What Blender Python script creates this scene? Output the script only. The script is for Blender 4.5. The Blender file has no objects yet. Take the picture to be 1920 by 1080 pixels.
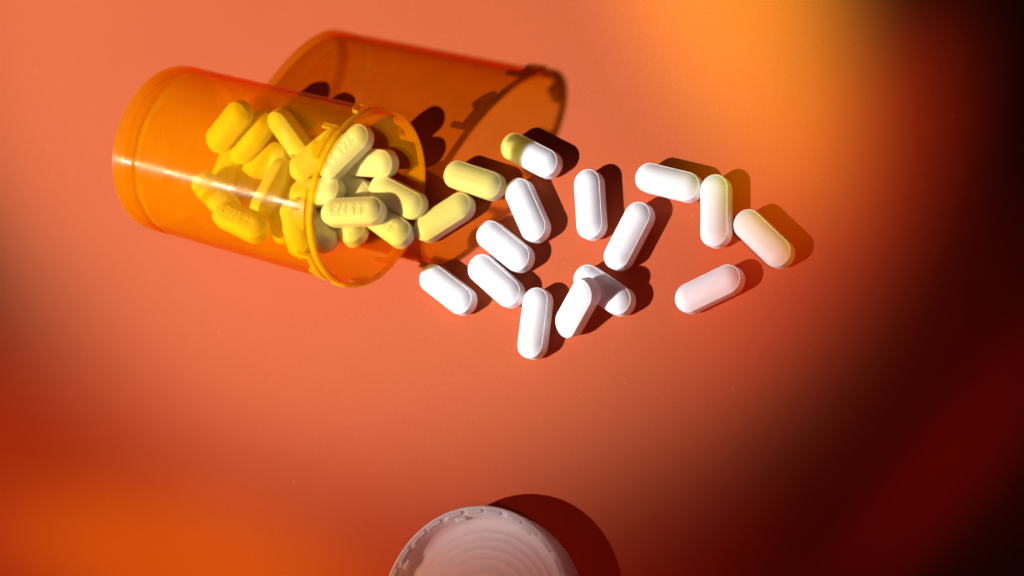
import bpy, bmesh, math, random
from mathutils import Vector, Matrix, Quaternion
random.seed(7)
MM = 0.001
sc = bpy.context.scene
C = sc.collection
R = math.radians

# ------------------------------------------------------------------ camera
cam_d = bpy.data.cameras.new('camera')
cam = bpy.data.objects.new('camera', cam_d); C.objects.link(cam)
c_pos = Vector((313.657, 0.0, 506.920)) * MM
c_fw = Vector((-0.52617146, 0.0, -0.8503785))
c_rt = Vector((0.79413529, 0.35763627, -0.49137098))
c_up = Vector((-0.3041262, 0.93386096, 0.188178))
m = Matrix((c_rt, c_up, -c_fw)).transposed().to_4x4(); m.translation = c_pos
cam.matrix_world = m
cam_d.sensor_width = 36.0
cam_d.lens = 36.0 * 4537.07 / 1920.0
cam_d.clip_start = 0.02; cam_d.clip_end = 20
cam_d.dof.use_dof = True
cam_d.dof.focus_distance = 0.578
cam_d.dof.aperture_fstop = 14
sc.camera = cam

# ------------------------------------------------------------------ world, key lamp and added lamps that imitate a blurred lens veil
w = bpy.data.worlds.new('World'); sc.world = w; w.use_nodes = True
bg = w.node_tree.nodes['Background']
bg.inputs[0].default_value = (0.9, 0.82, 0.95, 1); bg.inputs[1].default_value = 0.011
sc.view_settings.view_transform = 'Standard'; sc.view_settings.look = 'None'
sc.view_settings.exposure = 0.0; sc.view_settings.gamma = 1.0
sc.view_settings.use_curve_mapping = False

def spot(name, target, direction, dist, watts, color, cone, blend, radius, squash=1.0, turn=0.0, pos=None):
    d = bpy.data.lights.new(name, 'SPOT')
    d.energy = watts; d.color = color; d.spot_size = R(cone); d.spot_blend = blend; d.shadow_soft_size = radius
    o = bpy.data.objects.new(name, d); C.objects.link(o)
    v = Vector(direction).normalized()
    t = Vector((target[0], target[1], 0)) * MM
    o.location = t + v * dist
    if pos is not None:            # an added lamp can sit at the key's position so shadows coincide
        o.location = pos; v = (o.location - t).normalized()
    o.rotation_euler = (v.to_track_quat('Z', 'Y') @ Quaternion((0, 0, 1), R(turn))).to_euler()
    o.scale = (squash, 1, 1)
    return o
KEY = (-0.4157, -0.5560, 0.7197)
key = spot('key_spot', (-97.0, 40.3), KEY, 1.60, 219.0, (1.0, 0.975, 0.99), 6.60, 0.67, 0.019, 1.982, 13.2)
spot('amber_veil_fill', (7.5, 109.5), (0.526, 0.0, 0.85), 1.20, 132.0, (0.70, 1.0, 0.0), 3.15, 1.0, 0.012, 3.2, 37.0)  # added lamp without a real source, imitates the blurred golden band
spot('warm_veil_fill', (-112.8, -102.2), KEY, 1.60, 83.7, (1.0, 0.28, 0.10), 13.37, 0.82, 0.019, 0.275, 129.9, pos=key.location)  # added lamp for the warm lower-left veil, no fixture of its own
spot('orange_fade_fill', (69.0, 40.5), (0.526, 0.0, 0.85), 1.20, 28.0, (1.0, 0.15, 0.0), 2.49, 1.0, 0.012, 2.56, 168.8)  # added lamp, no such source: turns the right-hand fade orange-red
spot('red_streak_fill', (121.0, -6.0), (0.526, 0.0, 0.85), 1.20, 10.5, (1.0, 0.02, 0.02), 6.8, 1.0, 0.010, 0.085, 72.0)  # invented narrow lamp that imitates a blurred red streak
spot('rose_cap_fill', (40.0, -60.3), (0.526, 0.0, 0.85), 1.20, 9.0, (1.0, 0.06, 0.05), 6.3, 1.0, 0.012)  # added from the camera side to redden the cap and its shadow
spot('red_halo_fill', (74.0, 14.0), (0.526, 0.0, 0.85), 1.20, 5.5, (1.0, 0.02, 0.01), 7.0, 1.0, 0.012)  # added dim red lamp so the edge passes through red into black
spot('gold_veil_fill', (-64.0, -97.0), (0.45, -0.1, 0.85), 1.20, 40.0, (1.0, 0.88, 0.0), 6.9, 1.0, 0.012, 0.33, 28.0)  # added lamp imitating the golden veil along the bottom

# ------------------------------------------------------------------ node helpers
def mat(name):
    m = bpy.data.materials.new(name); m.use_nodes = True
    nt = m.node_tree; nt.nodes.clear()
    out = nt.nodes.new('ShaderNodeOutputMaterial')
    return m, nt, out
def nd(nt, t, **kw):
    n = nt.nodes.new(t)
    for k, v in kw.items():
        if k in n.inputs.keys(): n.inputs[k].default_value = v
        else: setattr(n, k, v)
    return n

def mat_paper():
    m, nt, out = mat('orange_paper'); L = nt.links.new
    tc = nd(nt, 'ShaderNodeTexCoord')
    b = nd(nt, 'ShaderNodeBsdfPrincipled', Roughness=0.62)
    b.inputs['Specular IOR Level'].default_value = 0.12
    n1 = nd(nt, 'ShaderNodeTexNoise', Scale=1300.0, Detail=5.0)
    n2 = nd(nt, 'ShaderNodeTexNoise', Scale=22.0, Detail=4.0)
    L(tc.outputs['Object'], n1.inputs['Vector']); L(tc.outputs['Object'], n2.inputs['Vector'])
    r1 = nd(nt, 'ShaderNodeValToRGB')
    r1.color_ramp.elements[0].position = 0.3; r1.color_ramp.elements[1].position = 0.7
    r1.color_ramp.elements[0].color = (0.505, 0.099, 0.031, 1); r1.color_ramp.elements[1].color = (0.530, 0.109, 0.036, 1)
    L(n1.outputs['Fac'], r1.inputs['Fac'])
    r2 = nd(nt, 'ShaderNodeValToRGB')
    r2.color_ramp.elements[0].color = (0.93, 0.90, 0.90, 1); r2.color_ramp.elements[1].color = (1, 1, 1, 1)
    L(n2.outputs['Fac'], r2.inputs['Fac'])
    mx = nd(nt, 'ShaderNodeMix', data_type='RGBA', blend_type='MULTIPLY')
    mx.inputs[0].default_value = 1.0
    L(r1.outputs['Color'], mx.inputs[6]); L(r2.outputs['Color'], mx.inputs[7])
    # scattered pale dust specks
    vo = nd(nt, 'ShaderNodeTexVoronoi', Scale=75.0, voronoi_dimensions='2D'); L(tc.outputs['Object'], vo.inputs['Vector'])
    lt = nd(nt, 'ShaderNodeMath', operation='LESS_THAN'); lt.inputs[1].default_value = 0.02
    L(vo.outputs['Distance'], lt.inputs[0])
    hs = nd(nt, 'ShaderNodeMath', operation='GREATER_THAN'); hs.inputs[1].default_value = 0.92
    sx = nd(nt, 'ShaderNodeSeparateColor'); L(vo.outputs['Color'], sx.inputs[0]); L(sx.outputs[0], hs.inputs[0])
    mu = nd(nt, 'ShaderNodeMath', operation='MULTIPLY'); L(lt.outputs[0], mu.inputs[0]); L(hs.outputs[0], mu.inputs[1])
    mu2 = nd(nt, 'ShaderNodeMath', operation='MULTIPLY'); L(mu.outputs[0], mu2.inputs[0]); mu2.inputs[1].default_value = 0.15
    mx2 = nd(nt, 'ShaderNodeMix', data_type='RGBA'); mx2.inputs[7].default_value = (0.85, 0.5, 0.36, 1)
    L(mu2.outputs[0], mx2.inputs[0]); L(mx.outputs[2], mx2.inputs[6])
    L(mx2.outputs[2], b.inputs['Base Color'])
    bp = nd(nt, 'ShaderNodeBump', Strength=0.4, Distance=0.0001); L(n1.outputs['Fac'], bp.inputs['Height'])
    L(bp.outputs[0], b.inputs['Normal'])
    L(b.outputs[0], out.inputs['Surface'])
    return m

def mat_pill():
    m, nt, out = mat('pill_coating'); L = nt.links.new
    tc = nd(nt, 'ShaderNodeTexCoord'); oi = nd(nt, 'ShaderNodeObjectInfo')
    ad = nd(nt, 'ShaderNodeVectorMath', operation='ADD')
    L(tc.outputs['Object'], ad.inputs[0]); L(oi.outputs['Random'], ad.inputs[1])
    b = nd(nt, 'ShaderNodeBsdfPrincipled', Roughness=0.5)
    b.inputs['Base Color'].default_value = (0.885, 0.875, 0.89, 1)
    b.inputs['Specular IOR Level'].default_value = 0.35
    b.inputs['Subsurface Weight'].default_value = 0.4
    b.inputs['Subsurface Radius'].default_value = (1.0, 0.85, 0.85)
    b.inputs['Subsurface Scale'].default_value = 0.0022
    n1 = nd(nt, 'ShaderNodeTexNoise', Scale=1500.0, Detail=4.0)
    n2 = nd(nt, 'ShaderNodeTexVoronoi', Scale=420.0)
    L(ad.outputs[0], n1.inputs['Vector']); L(ad.outputs[0], n2.inputs['Vector'])
    mr = nd(nt, 'ShaderNodeMapRange'); mr.inputs[1].default_value = 0.0; mr.inputs[2].default_value = 0.13
    L(n2.outputs['Distance'], mr.inputs[0])
    am = nd(nt, 'ShaderNodeMath', operation='MULTIPLY_ADD'); am.inputs[1].default_value = 0.35
    L(mr.outputs[0], am.inputs[0]); L(n1.outputs['Fac'], am.inputs[2])
    bp = nd(nt, 'ShaderNodeBump', Strength=0.45, Distance=0.00009); L(am.outputs[0], bp.inputs['Height'])
    L(bp.outputs[0], b.inputs['Normal']); L(b.outputs[0], out.inputs['Surface'])
    return m

def mat_amber(name, scatter=0.13, sigma=(0.5, 140.0, 1300.0), rough=0.27, aniso=0.66, col=(1.0, 0.50, 0.002, 1)):
    """clear amber plastic: absorption inside the wall, a little scatter and a glossy skin"""
    m, nt, out = mat(name); L = nt.links.new
    tc = nd(nt, 'ShaderNodeTexCoord')
    sn = nd(nt, 'ShaderNodeTexNoise', Scale=160.0, Detail=6.0, Distortion=0.6); L(tc.outputs['Object'], sn.inputs['Vector'])
    sp = nd(nt, 'ShaderNodeTexNoise', Scale=900.0, Detail=3.0); L(tc.outputs['Object'], sp.inputs['Vector'])
    rr = nd(nt, 'ShaderNodeMapRange'); rr.inputs[1].default_value = 0.35; rr.inputs[2].default_value = 0.75
    rr.inputs[3].default_value = rough * 0.8; rr.inputs[4].default_value = rough * 1.7
    L(sn.outputs['Fac'], rr.inputs[0])
    bp = nd(nt, 'ShaderNodeBump', Strength=0.3, Distance=0.00008); L(sp.outputs['Fac'], bp.inputs['Height'])
    tr = nd(nt, 'ShaderNodeBsdfTransparent'); tr.inputs[0].default_value = (1, 1, 1, 1)
    df = nd(nt, 'ShaderNodeBsdfDiffuse'); df.inputs[0].default_value = col
    tl = nd(nt, 'ShaderNodeBsdfTranslucent'); tl.inputs[0].default_value = col
    m1 = nd(nt, 'ShaderNodeMixShader'); m1.inputs[0].default_value = 0.3; L(df.outputs[0], m1.inputs[1]); L(tl.outputs[0], m1.inputs[2])
    m2 = nd(nt, 'ShaderNodeMixShader'); sm = nd(nt, 'ShaderNodeMapRange'); sm.inputs[1].default_value = 0.3; sm.inputs[2].default_value = 0.7
    sm.inputs[3].default_value = scatter * 0.85; sm.inputs[4].default_value = scatter * 1.2; L(sn.outputs['Fac'], sm.inputs[0])
    vd = nd(nt, 'ShaderNodeTexVoronoi', Scale=420.0); L(tc.outputs['Object'], vd.inputs['Vector'])       # dust and pill powder on the plastic
    dl = nd(nt, 'ShaderNodeMath', operation='LESS_THAN'); dl.inputs[1].default_value = 0.11; L(vd.outputs['Distance'], dl.inputs[0])
    da = nd(nt, 'ShaderNodeMath', operation='MULTIPLY_ADD'); da.inputs[1].default_value = 0.10; L(dl.outputs[0], da.inputs[0]); L(sm.outputs[0], da.inputs[2])
    L(da.outputs[0], m2.inputs[0]); L(tr.outputs[0], m2.inputs[1]); L(m1.outputs[0], m2.inputs[2])
    gl = nd(nt, 'ShaderNodeBsdfAnisotropic'); gl.inputs['Color'].default_value = (0.62, 0.61, 0.58, 1)
    gl.inputs['Anisotropy'].default_value = aniso
    tg = nd(nt, 'ShaderNodeTangent', direction_type='RADIAL', axis='Z'); L(tg.outputs[0], gl.inputs['Tangent'])
    gl.inputs['Rotation'].default_value = ROT
    L(rr.outputs[0], gl.inputs['Roughness']); L(bp.outputs[0], gl.inputs['Normal'])
    fr = nd(nt, 'ShaderNodeFresnel')
    ge = nd(nt, 'ShaderNodeNewGeometry')      # same reflectance on entering and leaving the thin wall
    ix = nd(nt, 'ShaderNodeMapRange'); ix.inputs[3].default_value = 1.5; ix.inputs[4].default_value = 1 / 1.5
    L(ge.outputs['Backfacing'], ix.inputs[0]); L(ix.outputs[0], fr.inputs[0])
    fs = nd(nt, 'ShaderNodeMath', operation='MULTIPLY'); fs.inputs[1].default_value = 0.25; L(fr.outputs[0], fs.inputs[0])
    m3 = nd(nt, 'ShaderNodeMixShader'); L(fs.outputs[0], m3.inputs[0]); L(m2.outputs[0], m3.inputs[1]); L(gl.outputs[0], m3.inputs[2])
    L(m3.outputs[0], out.inputs['Surface'])
    mx = max(sigma)
    va = nd(nt, 'ShaderNodeVolumeAbsorption'); va.inputs['Density'].default_value = mx
    va.inputs['Color'].default_value = (*[1 - c / mx for c in sigma], 1)
    L(va.outputs[0], out.inputs['Volume'])
    return m
ROT = 0.0

def mat_cap():
    m, nt, out = mat('white_polypropylene'); L = nt.links.new
    b = nd(nt, 'ShaderNodeBsdfPrincipled', Roughness=0.55)
    b.inputs['Base Color'].default_value = (0.90, 0.89, 0.90, 1)
    b.inputs['Specular IOR Level'].default_value = 0.35
    tc = nd(nt, 'ShaderNodeTexCoord'); n = nd(nt, 'ShaderNodeTexNoise', Scale=700.0, Detail=3.0); L(tc.outputs['Object'], n.inputs['Vector'])
    bp = nd(nt, 'ShaderNodeBump', Strength=0.08, Distance=0.0001); L(n.outputs['Fac'], bp.inputs['Height']); L(bp.outputs[0], b.inputs['Normal'])
    b.inputs['Subsurface Weight'].default_value = 0.8; b.inputs['Subsurface Radius'].default_value = (1, 0.9, 0.9); b.inputs['Subsurface Scale'].default_value = 0.004
    tl = nd(nt, 'ShaderNodeBsdfTranslucent'); tl.inputs[0].default_value = (0.90, 0.80, 0.80, 1)
    mx = nd(nt, 'ShaderNodeMixShader'); mx.inputs[0].default_value = 0.22
    L(b.outputs[0], mx.inputs[1]); L(tl.outputs[0], mx.inputs[2]); L(mx.outputs[0], out.inputs['Surface'])
    return m
PAPER = mat_paper(); PILL = mat_pill(); CAP = mat_cap()
AMBER = mat_amber('amber_plastic')
AMBER_RIM = mat_amber('amber_plastic_thick', scatter=0.42, rough=0.16, aniso=0.0, col=(1.0, 0.62, 0.004, 1))

# ------------------------------------------------------------------ object helpers
def link(name, verts, faces, material, parent=None, smooth=True, sharp=None):
    me = bpy.data.meshes.new(name); me.from_pydata([Vector(v) * MM for v in verts], [], faces)
    bm = bmesh.new(); bm.from_mesh(me); bmesh.ops.remove_doubles(bm, verts=bm.verts, dist=1e-7)
    bmesh.ops.recalc_face_normals(bm, faces=bm.faces); bm.to_mesh(me); bm.free()
    if smooth:
        me.polygons.foreach_set('use_smooth', [True] * len(me.polygons))
        if sharp: me.set_sharp_from_angle(angle=R(sharp))
    me.materials.append(material)
    o = bpy.data.objects.new(name, me); C.objects.link(o)
    if parent: o.parent = parent
    return o
def tag(o, label=None, cat=None, group=None, kind=None):
    if label: o['label'] = label
    if cat: o['category'] = cat
    if group: o['group'] = group
    if kind: o['kind'] = kind
    return o
def lathe(profile, n=128, closed=True, rfun=None):
    """profile of (radius, height) turned round Z; closed profile gives a ring-shaped solid"""
    vs, fs = [], []
    k = len(profile)
    for i in range(n):
        a = 2 * math.pi * i / n
        for j, (r, z) in enumerate(profile):
            rr = r + (rfun(i, j) if rfun else 0)
            vs.append((rr * math.cos(a), rr * math.sin(a), z))
    for i in range(n):
        for j in range(k if closed else k - 1):
            a, b = i * k + j, i * k + (j + 1) % k
            c, d = ((i + 1) % n) * k + (j + 1) % k, ((i + 1) % n) * k + j
            fs.append((a, b, c, d))
    return vs, fs

# ------------------------------------------------------------------ surface: one sheet of orange paper
sheet = link('paper_sheet', [(-900, -900, 0), (900, -900, 0), (900, 900, 0), (-900, 900, 0)], [(0, 1, 2, 3)], PAPER, smooth=False)
tag(sheet, 'matte orange red paper sheet under everything', kind='structure')

# ------------------------------------------------------------------ pill bottle lying on its side
BC = Vector((-99.527, 2.234, 21.897)); AX = Vector((0.99604596, 0.08663313, 0.0196761)).normalized()
LAT = Vector((0, 0, 1)).cross(AX).normalized(); UP = AX.cross(LAT)
RB, RM, LEN = 21.87, 22.46, 66.82
bottle = bpy.data.objects.new('pill_bottle', None); C.objects.link(bottle)
bm_ = Matrix((LAT, UP, AX)).transposed().to_4x4(); bm_.translation = BC * MM
bottle.matrix_world = bm_; bottle.empty_display_size = 0.02
tag(bottle, 'open amber plastic pill bottle lying on its side, pills spilling from its mouth', 'pill bottle')
TH = 1.0
prof = [(RB - 1.5, 0.0), (RB - .8, .08), (RB - .35, .35), (RB - .08, .8), (RB, 1.5), (RB + .02, 7.2), (RB - .12, 7.5), (RB - .62, 7.8), (RB - .72, 8.5), (RB - .62, 9.3), (RB - .14, 9.6), (RB - .06, 9.9)]
for k in range(1, 9): prof.append((RB - .06 + .1 * k / 8, 9.8 + (LEN - .25 - 9.8) * k / 8))
prof += [(RB - .03, LEN - .06), (RB - .2, LEN), (RB - TH + .2, LEN), (RB - TH + .04, LEN - .06), (RB - TH, LEN - .25)]
for k in range(7, 0, -1): prof.append((RB - TH - .1, 4.2 + (LEN - .4 - 4.2) * k / 8))
prof += [(RB - TH - .15, 4.2), (RB - TH - .5, 2.9), (RB - TH - .5, 2.5), (RB - 1.5, 2.3)]
v, f = lathe(prof, 160)
body = link('body', v, f, AMBER, bottle, sharp=50)
# base disc, dished, with a moulded ring
Rd = RB - TH - .55
pd = [(Rd, 2.45), (Rd, 3.4), (Rd - 1.5, 3.0), (14.2, 2.9), (13.8, 3.3), (12.6, 3.3), (12.2, 2.9), (4, 2.75), (.01, 2.7), (.01, 1.6), (12, 1.75), (Rd - 1, 1.9)]
v, f = lathe(pd, 128)
link('base', v, f, AMBER, bottle, sharp=40)
# rim collar at the mouth
ri = RB + .06
v, f = lathe([(ri, LEN - 1.9), (RM - .2, LEN - 1.9), (RM, LEN - 1.65), (RM, LEN - .3), (RM - .2, LEN - .1), (ri, LEN - .1)], 160)
link('rim', v, f, AMBER_RIM, bottle, sharp=40)
# locking lugs: L-shaped raised ribs with a ramp (outline: c along the circumference, s along the axis)
def lug_mesh():
    cs = [0, .6, 1.2, 1.21, 2.5, 4, 5.4, 5.41, 5.8, 6.4, 7.2, 8.2, 9.2, 9.9]
    lo = [-6.4, -6.4, -6.4, -3.7, -3.7, -3.7, -3.7, -5.0, -5.45, -5.6, -5.3, -4.8, -4.2, -3.4]
    hi = -2.05; h = .95; r0 = RB + .05
    vs, fs = [], []
    for c, l in zip(cs, lo):
        a = c / RB
        for (s, r) in ((hi, r0), (hi, r0 + h - .12), (hi - .12, r0 + h), (l + .12, r0 + h), (l, r0 + h - .12), (l, r0)):
            vs.append((r * math.cos(a), r * math.sin(a), LEN + s))
    n = len(cs)
    for i in range(n - 1):
        for j in range(6):
            fs.append((i * 6 + j, i * 6 + (j + 1) % 6, (i + 1) * 6 + (j + 1) % 6, (i + 1) * 6 + j))
    fs.append(tuple(range(6))); fs.append(tuple((n - 1) * 6 + j for j in range(6)))
    return vs, fs
v, f = lug_mesh()
lug0 = link('locking_lug', v, f, AMBER_RIM, bottle, sharp=35)
for k in range(8):
    o = lug0 if k == 0 else lug0.copy()
    if k: C.objects.link(o); o.parent = bottle
    o.rotation_euler = (0, 0, R(8 + 45 * k))

# ------------------------------------------------------------------ screw cap lying open side up
RT, RC, CH = 26.3, 25.45, 9.7
cap = bpy.data.objects.new('bottle_cap', None); C.objects.link(cap)
cap.location = Vector((28.57, -75.82, 0)) * MM; cap.rotation_euler = (0, 0, R(20)); cap.empty_display_size = 0.02
tag(cap, 'white ribbed plastic bottle cap lying open side up', 'cap')
NT = 150; FZ = CH - 4.2
def rib(i, j):
    return (0.0, 0.0, .22, .22)[i % 4] if 2 <= j <= 5 else 0
pc = [(0.01, 0.0), (RC - 1.2, 0.0), (RC - .35, .5), (RC - .15, 1.2), (RT - .6, CH - 2.2), (RT - .45, CH - 1.4), (RT - .05, CH - 1.2), (RT, CH - .5), (RT - .25, CH), (RT - .75, CH),
      (RT - .9, CH - .12), (RT - .92, CH - .7), (RT - 1.85, CH - .8), (RT - 2.0, CH - 1.0), (RT - 2.3, CH - 2.6), (RT - 2.9, CH - 3.6), (RT - 3.8, CH - 4.1), (RT - 5.0, FZ)]
for r, hh in ((20.2, .22), (18.2, .13), (16.2, .13), (13.8, .12), (10.5, .12)):      # raised rings moulded into the floor of the cap
    pc += [(r + .55, FZ), (r + .3, FZ + hh * .55), (r, FZ + hh), (r - .3, FZ + hh * .55), (r - .55, FZ)]
pc.append((0.01, FZ))
v, f = lathe(pc, NT * 4, closed=True, rfun=rib)
link('shell', v, f, CAP, cap, sharp=35)
# small notched teeth round the inner edge and larger catches below
def block(r0, r1, a0, a1, z0, z1, n=4):
    vs, fs = [], []
    for i in range(n + 1):
        a = a0 + (a1 - a0) * i / n
        for r, z in ((r0, z0), (r1, z0), (r1, z1), (r0 + .15, z1)):
            vs.append((r * math.cos(a), r * math.sin(a), z))
    for i in range(n):
        for j in range(4): fs.append((i * 4 + j, i * 4 + (j + 1) % 4, (i + 1) * 4 + (j + 1) % 4, (i + 1) * 4 + j))
    fs.append((0, 1, 2, 3)); fs.append(tuple(n * 4 + j for j in range(4)))
    return vs, fs
v, f = block(RT - 1.8, RT - .93, 0, R(9.6), CH - .84, CH - .14)
t0 = link('tooth', v, f, CAP, cap, smooth=False)
v, f = block(RT - 3.0, RT - 2.02, 0, R(6), CH - 2.2, CH - 1.15)
c0 = link('catch', v, f, CAP, cap, smooth=False)
for k in range(28):
    o = t0 if k == 0 else t0.copy()
    if k: C.objects.link(o); o.parent = cap
    o.rotation_euler = (0, 0, R(360 / 28 * k + 0.8 * math.sin(k * 2.3)))
for k in range(8):
    o = c0 if k == 0 else c0.copy()
    if k: C.objects.link(o); o.parent = cap
    o.rotation_euler = (0, 0, R(45 * k + 12))

# ------------------------------------------------------------------ pills
PL, PW, PT, PB = 17.5, 7.1, 5.6, 2.75
DIG = {'4': [[(.68, 0), (.68, 1), (0, .32), (.95, .32)]], '1': [[(.35, 0), (.35, 1)]], '7': [[(0, 1), (.8, 1), (.3, 0)]],
       '5': [[(.75, 1), (.1, 1), (.05, .55), (.5, .62), (.78, .42), (.72, .12), (.4, 0), (.02, .1)]]}
STROKES = []
x = -4.9
for ch in '44 175':
    if ch == ' ': x += 1.1; continue
    wd = 1.0 if ch == '1' else 1.55
    for st in DIG[ch]: STROKES.append([(x + a * wd * .95, -1.15 + b * 2.3) for a, b in st])
    x += wd + .45
def stroke_dist(px, py):
    best = 9
    for st in STROKES:
        for (ax, ay), (bx, by) in zip(st[:-1], st[1:]):
            dx, dy = bx - ax, by - ay; t = max(0, min(1, ((px - ax) * dx + (py - ay) * dy) / (dx * dx + dy * dy)))
            d = math.hypot(px - ax - t * dx, py - ay - t * dy)
            if d < best: best = d
    return best
def pill_mesh(name, imprint):
    r = PW / 2; half = PL / 2 - r
    nstr, narc, nr = (84, 40, 36) if imprint else (12, 28, 14)
    ring = []   # (base point on the medial line, unit normal)
    for i in range(nstr): ring.append((-half + 2 * half * i / nstr, 0.0, -1.0))
    for i in range(narc): a = -math.pi / 2 + math.pi * i / narc; ring.append((half, math.cos(a), math.sin(a)))
    for i in range(nstr): ring.append((half - 2 * half * i / nstr, 0.0, 1.0))
    for i in range(narc): a = math.pi / 2 + math.pi * i / narc; ring.append((-half, math.cos(a), math.sin(a)))
    n = len(ring)
    lv = [(r - .1, 0), (r, .1), (r, PB), (r - .07, PB + .07), (r - .26, PB + .1)]
    H = (PT - PB) / 2 - .1
    dome = []
    for k in range(1, nr + 1):
        u = k / nr
        dome.append(((r - .26) * (1 - u), .1 + H * (1 - (1 - u) ** 2.4)))
    levels = [(rr, -PB / 2 - hh) for rr, hh in reversed(dome)] + [(r - .26, -PB / 2 - .1), (r - .12, -PB / 2 - .12), (r - .02, -PB / 2), (r, -PB / 2 + .2), (r, PB / 2 - .2), (r - .02, PB / 2), (r - .12, PB / 2 + .12), (r - .26, PB / 2 + .1)] + [(rr, PB / 2 + hh) for rr, hh in dome]
    vs, fs = [], []
    for rr, z in levels:
        for mx, nx, ny in ring:
            px, py = mx + rr * nx, rr * ny; zz = z
            if imprint and z > PB / 2 + .3 and abs(py) < 1.7:
                d = stroke_dist(px, py)
                if d < .40: zz -= .15 * (1 - min(1, max(0, (d - .10) / .3)) ** 1.5)
            vs.append((px, py, zz))
    for k in range(len(levels) - 1):
        for i in range(n):
            j = (i + 1) % n
            fs.append((k * n + i, k * n + j, (k + 1) * n + j, (k + 1) * n + i))
    o = link(name, vs, fs, PILL, None, sharp=42)
    me = o.data; bpy.data.objects.remove(o)
    return me
ME_PLAIN = pill_mesh('pill_plain', False)
ME_TEXT = pill_mesh('pill_imprinted', True)
def pill(loc, quat, label, group, text=None):
    o = bpy.data.objects.new('pill', ME_TEXT if text else ME_PLAIN); C.objects.link(o)
    o.rotation_mode = 'QUATERNION'
    q = Quaternion(quat)
    if text == 'reversed': q = q @ Quaternion((0, 0, 1), math.pi)
    o.rotation_quaternion = q; o.location = Vector(loc) * MM
    tag(o, label, 'pill', group)
    return o
LOOSE = 'pills spilled on the paper'
loose = [
 (-6.65, 32.20, -7.00, 'topmost loose white pill, its left end tinted yellow by the bottle shadow'),
 (-19.64, 21.69, 1.46, 'yellow tinted loose pill lying between the bottle mouth and the topmost white pill'),
 (-24.22, 10.39, 48.12, 'yellow tinted pill on the paper, lower left end touching the pills at the bottle mouth'),
 (-1.92, 19.16, -40.87, 'white pill whose top touches the right end of the yellow tinted loose pill'),
 (-4.29, 8.92, -15.57, 'upper of the two parallel slanting white pills lying side by side'),
 (-3.11, 0.20, -17.84, 'lower of the two parallel slanting white pills lying side by side'),
 (-15.45, -6.10, -14.07, 'white pill nearest below the bottle mouth, leftmost of the white pills'),
 (11.64, -6.06, 106.27, 'upright white pill lowest in the picture, nearest to the cap'),
 (14.23, 25.62, -62.33, 'nearly upright white pill standing alone in the upper middle of the spill'),
 (27.46, 21.55, 82.59, 'white pill leaning right above the crossed pair'),
 (26.36, 7.37, -11.93, 'white pill lying underneath in the crossed pair, shadow across its middle'),
 (32.42, 36.80, 4.40, 'nearly level white pill touching the upright pill at the right of the spill'),
 (46.97, 33.97, 112.97, 'upright white pill, its top end cream, right of the nearly level one'),
 (61.24, 31.54, -22.17, 'tan tinted pill farthest right in the spill'),
 (52.71, 16.24, 42.96, 'off-white slanting pill alone at the lower right of the spill')]
for x, y, a, lab in loose:
    pill((x, y, PT / 2 + .02), Quaternion((0, 0, 1), R(a)), lab, LOOSE)
qL = Quaternion((0, 0, 1), R(62.42)) @ Quaternion((0, 1, 0), R(-28.85))
pill((22.905, 1.223, 5.89), qL, 'white pill resting on top of another in the crossed pair', LOOSE)
PACK = {
 'a': ((-44.94, 3.57, 11.17), (-0.9821, 0.0494, -0.0327, -0.1788)),
 'b': ((-37.71, 11.08, 5.4), (-0.9968, -0.056, -0.0102, 0.0561)),
 'c': ((-37.92, 3.71, 5.51), (-0.9892, 0.0943, 0.0329, 0.1068)),
 'd': ((-50.34, 0.67, 5.97), (-0.9634, 0.1556, 0.0581, 0.2105)),
 'e': ((-56.3, -3.74, 7.73), (-0.9449, 0.2369, 0.1035, 0.2009)),
 'f': ((-59.47, 4.75, 9.48), (0.9818, -0.0037, -0.062, 0.1795)),
 'g': ((-48.15, 16.84, 8.11), (-0.9801, -0.1575, 0.0395, -0.1142)),
 'h': ((-52.37, 17.03, 13.34), (-0.8722, -0.0244, 0.0154, -0.4883)),
 'i': ((-54.12, 9.42, 5.03), (0.9915, 0.1106, 0.0001, -0.0685)),
 'j': ((-90.4, 13.0, 13.42), (0.8572, 0.2318, -0.067, 0.455)),
 'k': ((-85.51, 12.69, 9.0), (0.8564, 0.1329, -0.0736, 0.4934)),
 'l': ((-72.95, 15.92, 9.1), (-0.8607, -0.3, -0.1625, 0.3778)),
 'm': ((-82.08, 6.27, 4.79), (0.9079, 0.0393, -0.0479, 0.4146)),
 'n': ((-70.98, 1.67, 12.07), (0.5527, 0.4095, 0.5785, 0.4384)),
 'o': ((-72.56, -9.09, 17.2), (0.9829, -0.1814, 0.0089, -0.029)),
 'p': ((-87.34, -5.08, 12.39), (-0.9634, 0.2139, 0.0223, 0.1598)),
 'q': ((-68.69, -4.86, 7.65), (0.9187, -0.2689, -0.1094, -0.2677)),
 'r': ((-57.82, -5.46, 13.48), (-0.932, 0.0526, 0.0845, 0.3484)),
 's': ((-62.59, 13.95, 10.14), (0.8848, 0.0799, 0.0458, 0.4567)),
 't': ((-92.43, 0.23, 5.09), (-0.7287, 0.1373, -0.0216, 0.6706)),
 'u': ((-70.57, 5.54, 4.47), (-0.9804, -0.0294, 0.0088, -0.1944)),
}
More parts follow.
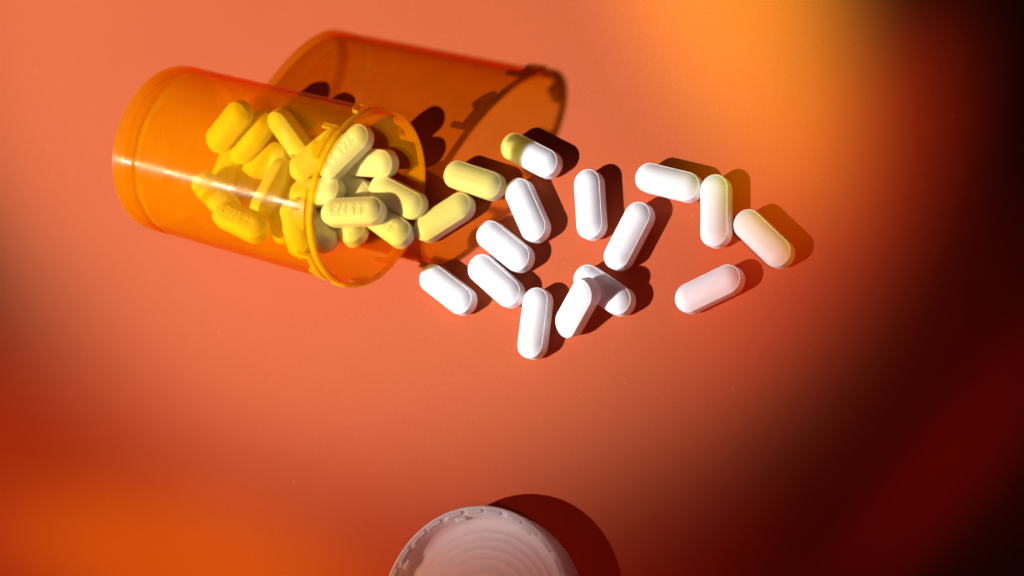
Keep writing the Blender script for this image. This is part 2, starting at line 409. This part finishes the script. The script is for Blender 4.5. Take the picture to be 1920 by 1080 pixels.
INFO = {
 'a': ('reversed', 'yellow tinted pill imprinted 44 175 on top of the heap in the bottle mouth'),
 'b': (None, 'pale yellow pill at the right edge of the bottle mouth, a curved shadow across it'),
 'c': ('reversed', 'pill sticking lowest right out of the bottle mouth under the imprinted pill'),
 'd': ('reversed', 'pill end poking out below the imprinted pill in the bottle mouth'),
 'e': ('reversed', 'pill at the lower left inside the bottle mouth, partly behind the rim'),
 'f': (None, 'pill end showing at the left of the bottle mouth, just above the imprinted pill'),
 'g': ('plain', 'upper right pill in the bottle mouth lying level, imprinted 175'),
 'h': ('plain', 'highest pill in the bottle mouth, slanting up behind the rim'),
 'i': (None, 'mostly hidden shaded pill in the middle of the bottle mouth heap'),
 'j': (None, 'highest pill at the far left of the heap seen through the amber wall'),
 'k': ('plain', 'slanting imprinted pill beside the far left pill, seen through the amber wall'),
 'l': (None, 'pill high against the upper bottle wall, slanting down to the right'),
 'm': ('reversed', 'imprinted pill in the centre of the heap inside the amber bottle'),
 'n': (None, 'bright pill standing on its edge in the centre of the amber bottle'),
 'o': ('reversed', 'imprinted pill low in the bottle, slanting down right, left of the bottle middle'),
 'p': (None, 'leftmost pill inside the bottle, near the bright streak on the wall'),
 'q': (None, 'short looking pill low in the bottle, right of the low slanting imprinted one'),
 'r': (None, 'pill inside the bottle wall just left of the rim, low, slanting down'),
 's': (None, 'pill inside the bottle wall just left of the rim, high, behind a locking lug'),
 't': (None, 'pill under the left end of the heap, showing as a narrow bright end'),
 'u': (None, 'pill at the bottom of the heap behind the middle locking lug'),
}
for k, (loc, qt) in PACK.items():
    t, lab = INFO[k]
    pill(loc, qt, lab, 'pills heaped in the bottle', t)

# ------------------------------------------------------------------ render settings
sc.render.engine = 'CYCLES'
cy = sc.cycles
cy.max_bounces = 12; cy.diffuse_bounces = 5; cy.glossy_bounces = 4; cy.transmission_bounces = 8; cy.transparent_max_bounces = 48
cy.caustics_reflective = False; cy.caustics_refractive = False
cy.use_denoising = True
cy.sample_clamp_indirect = 6
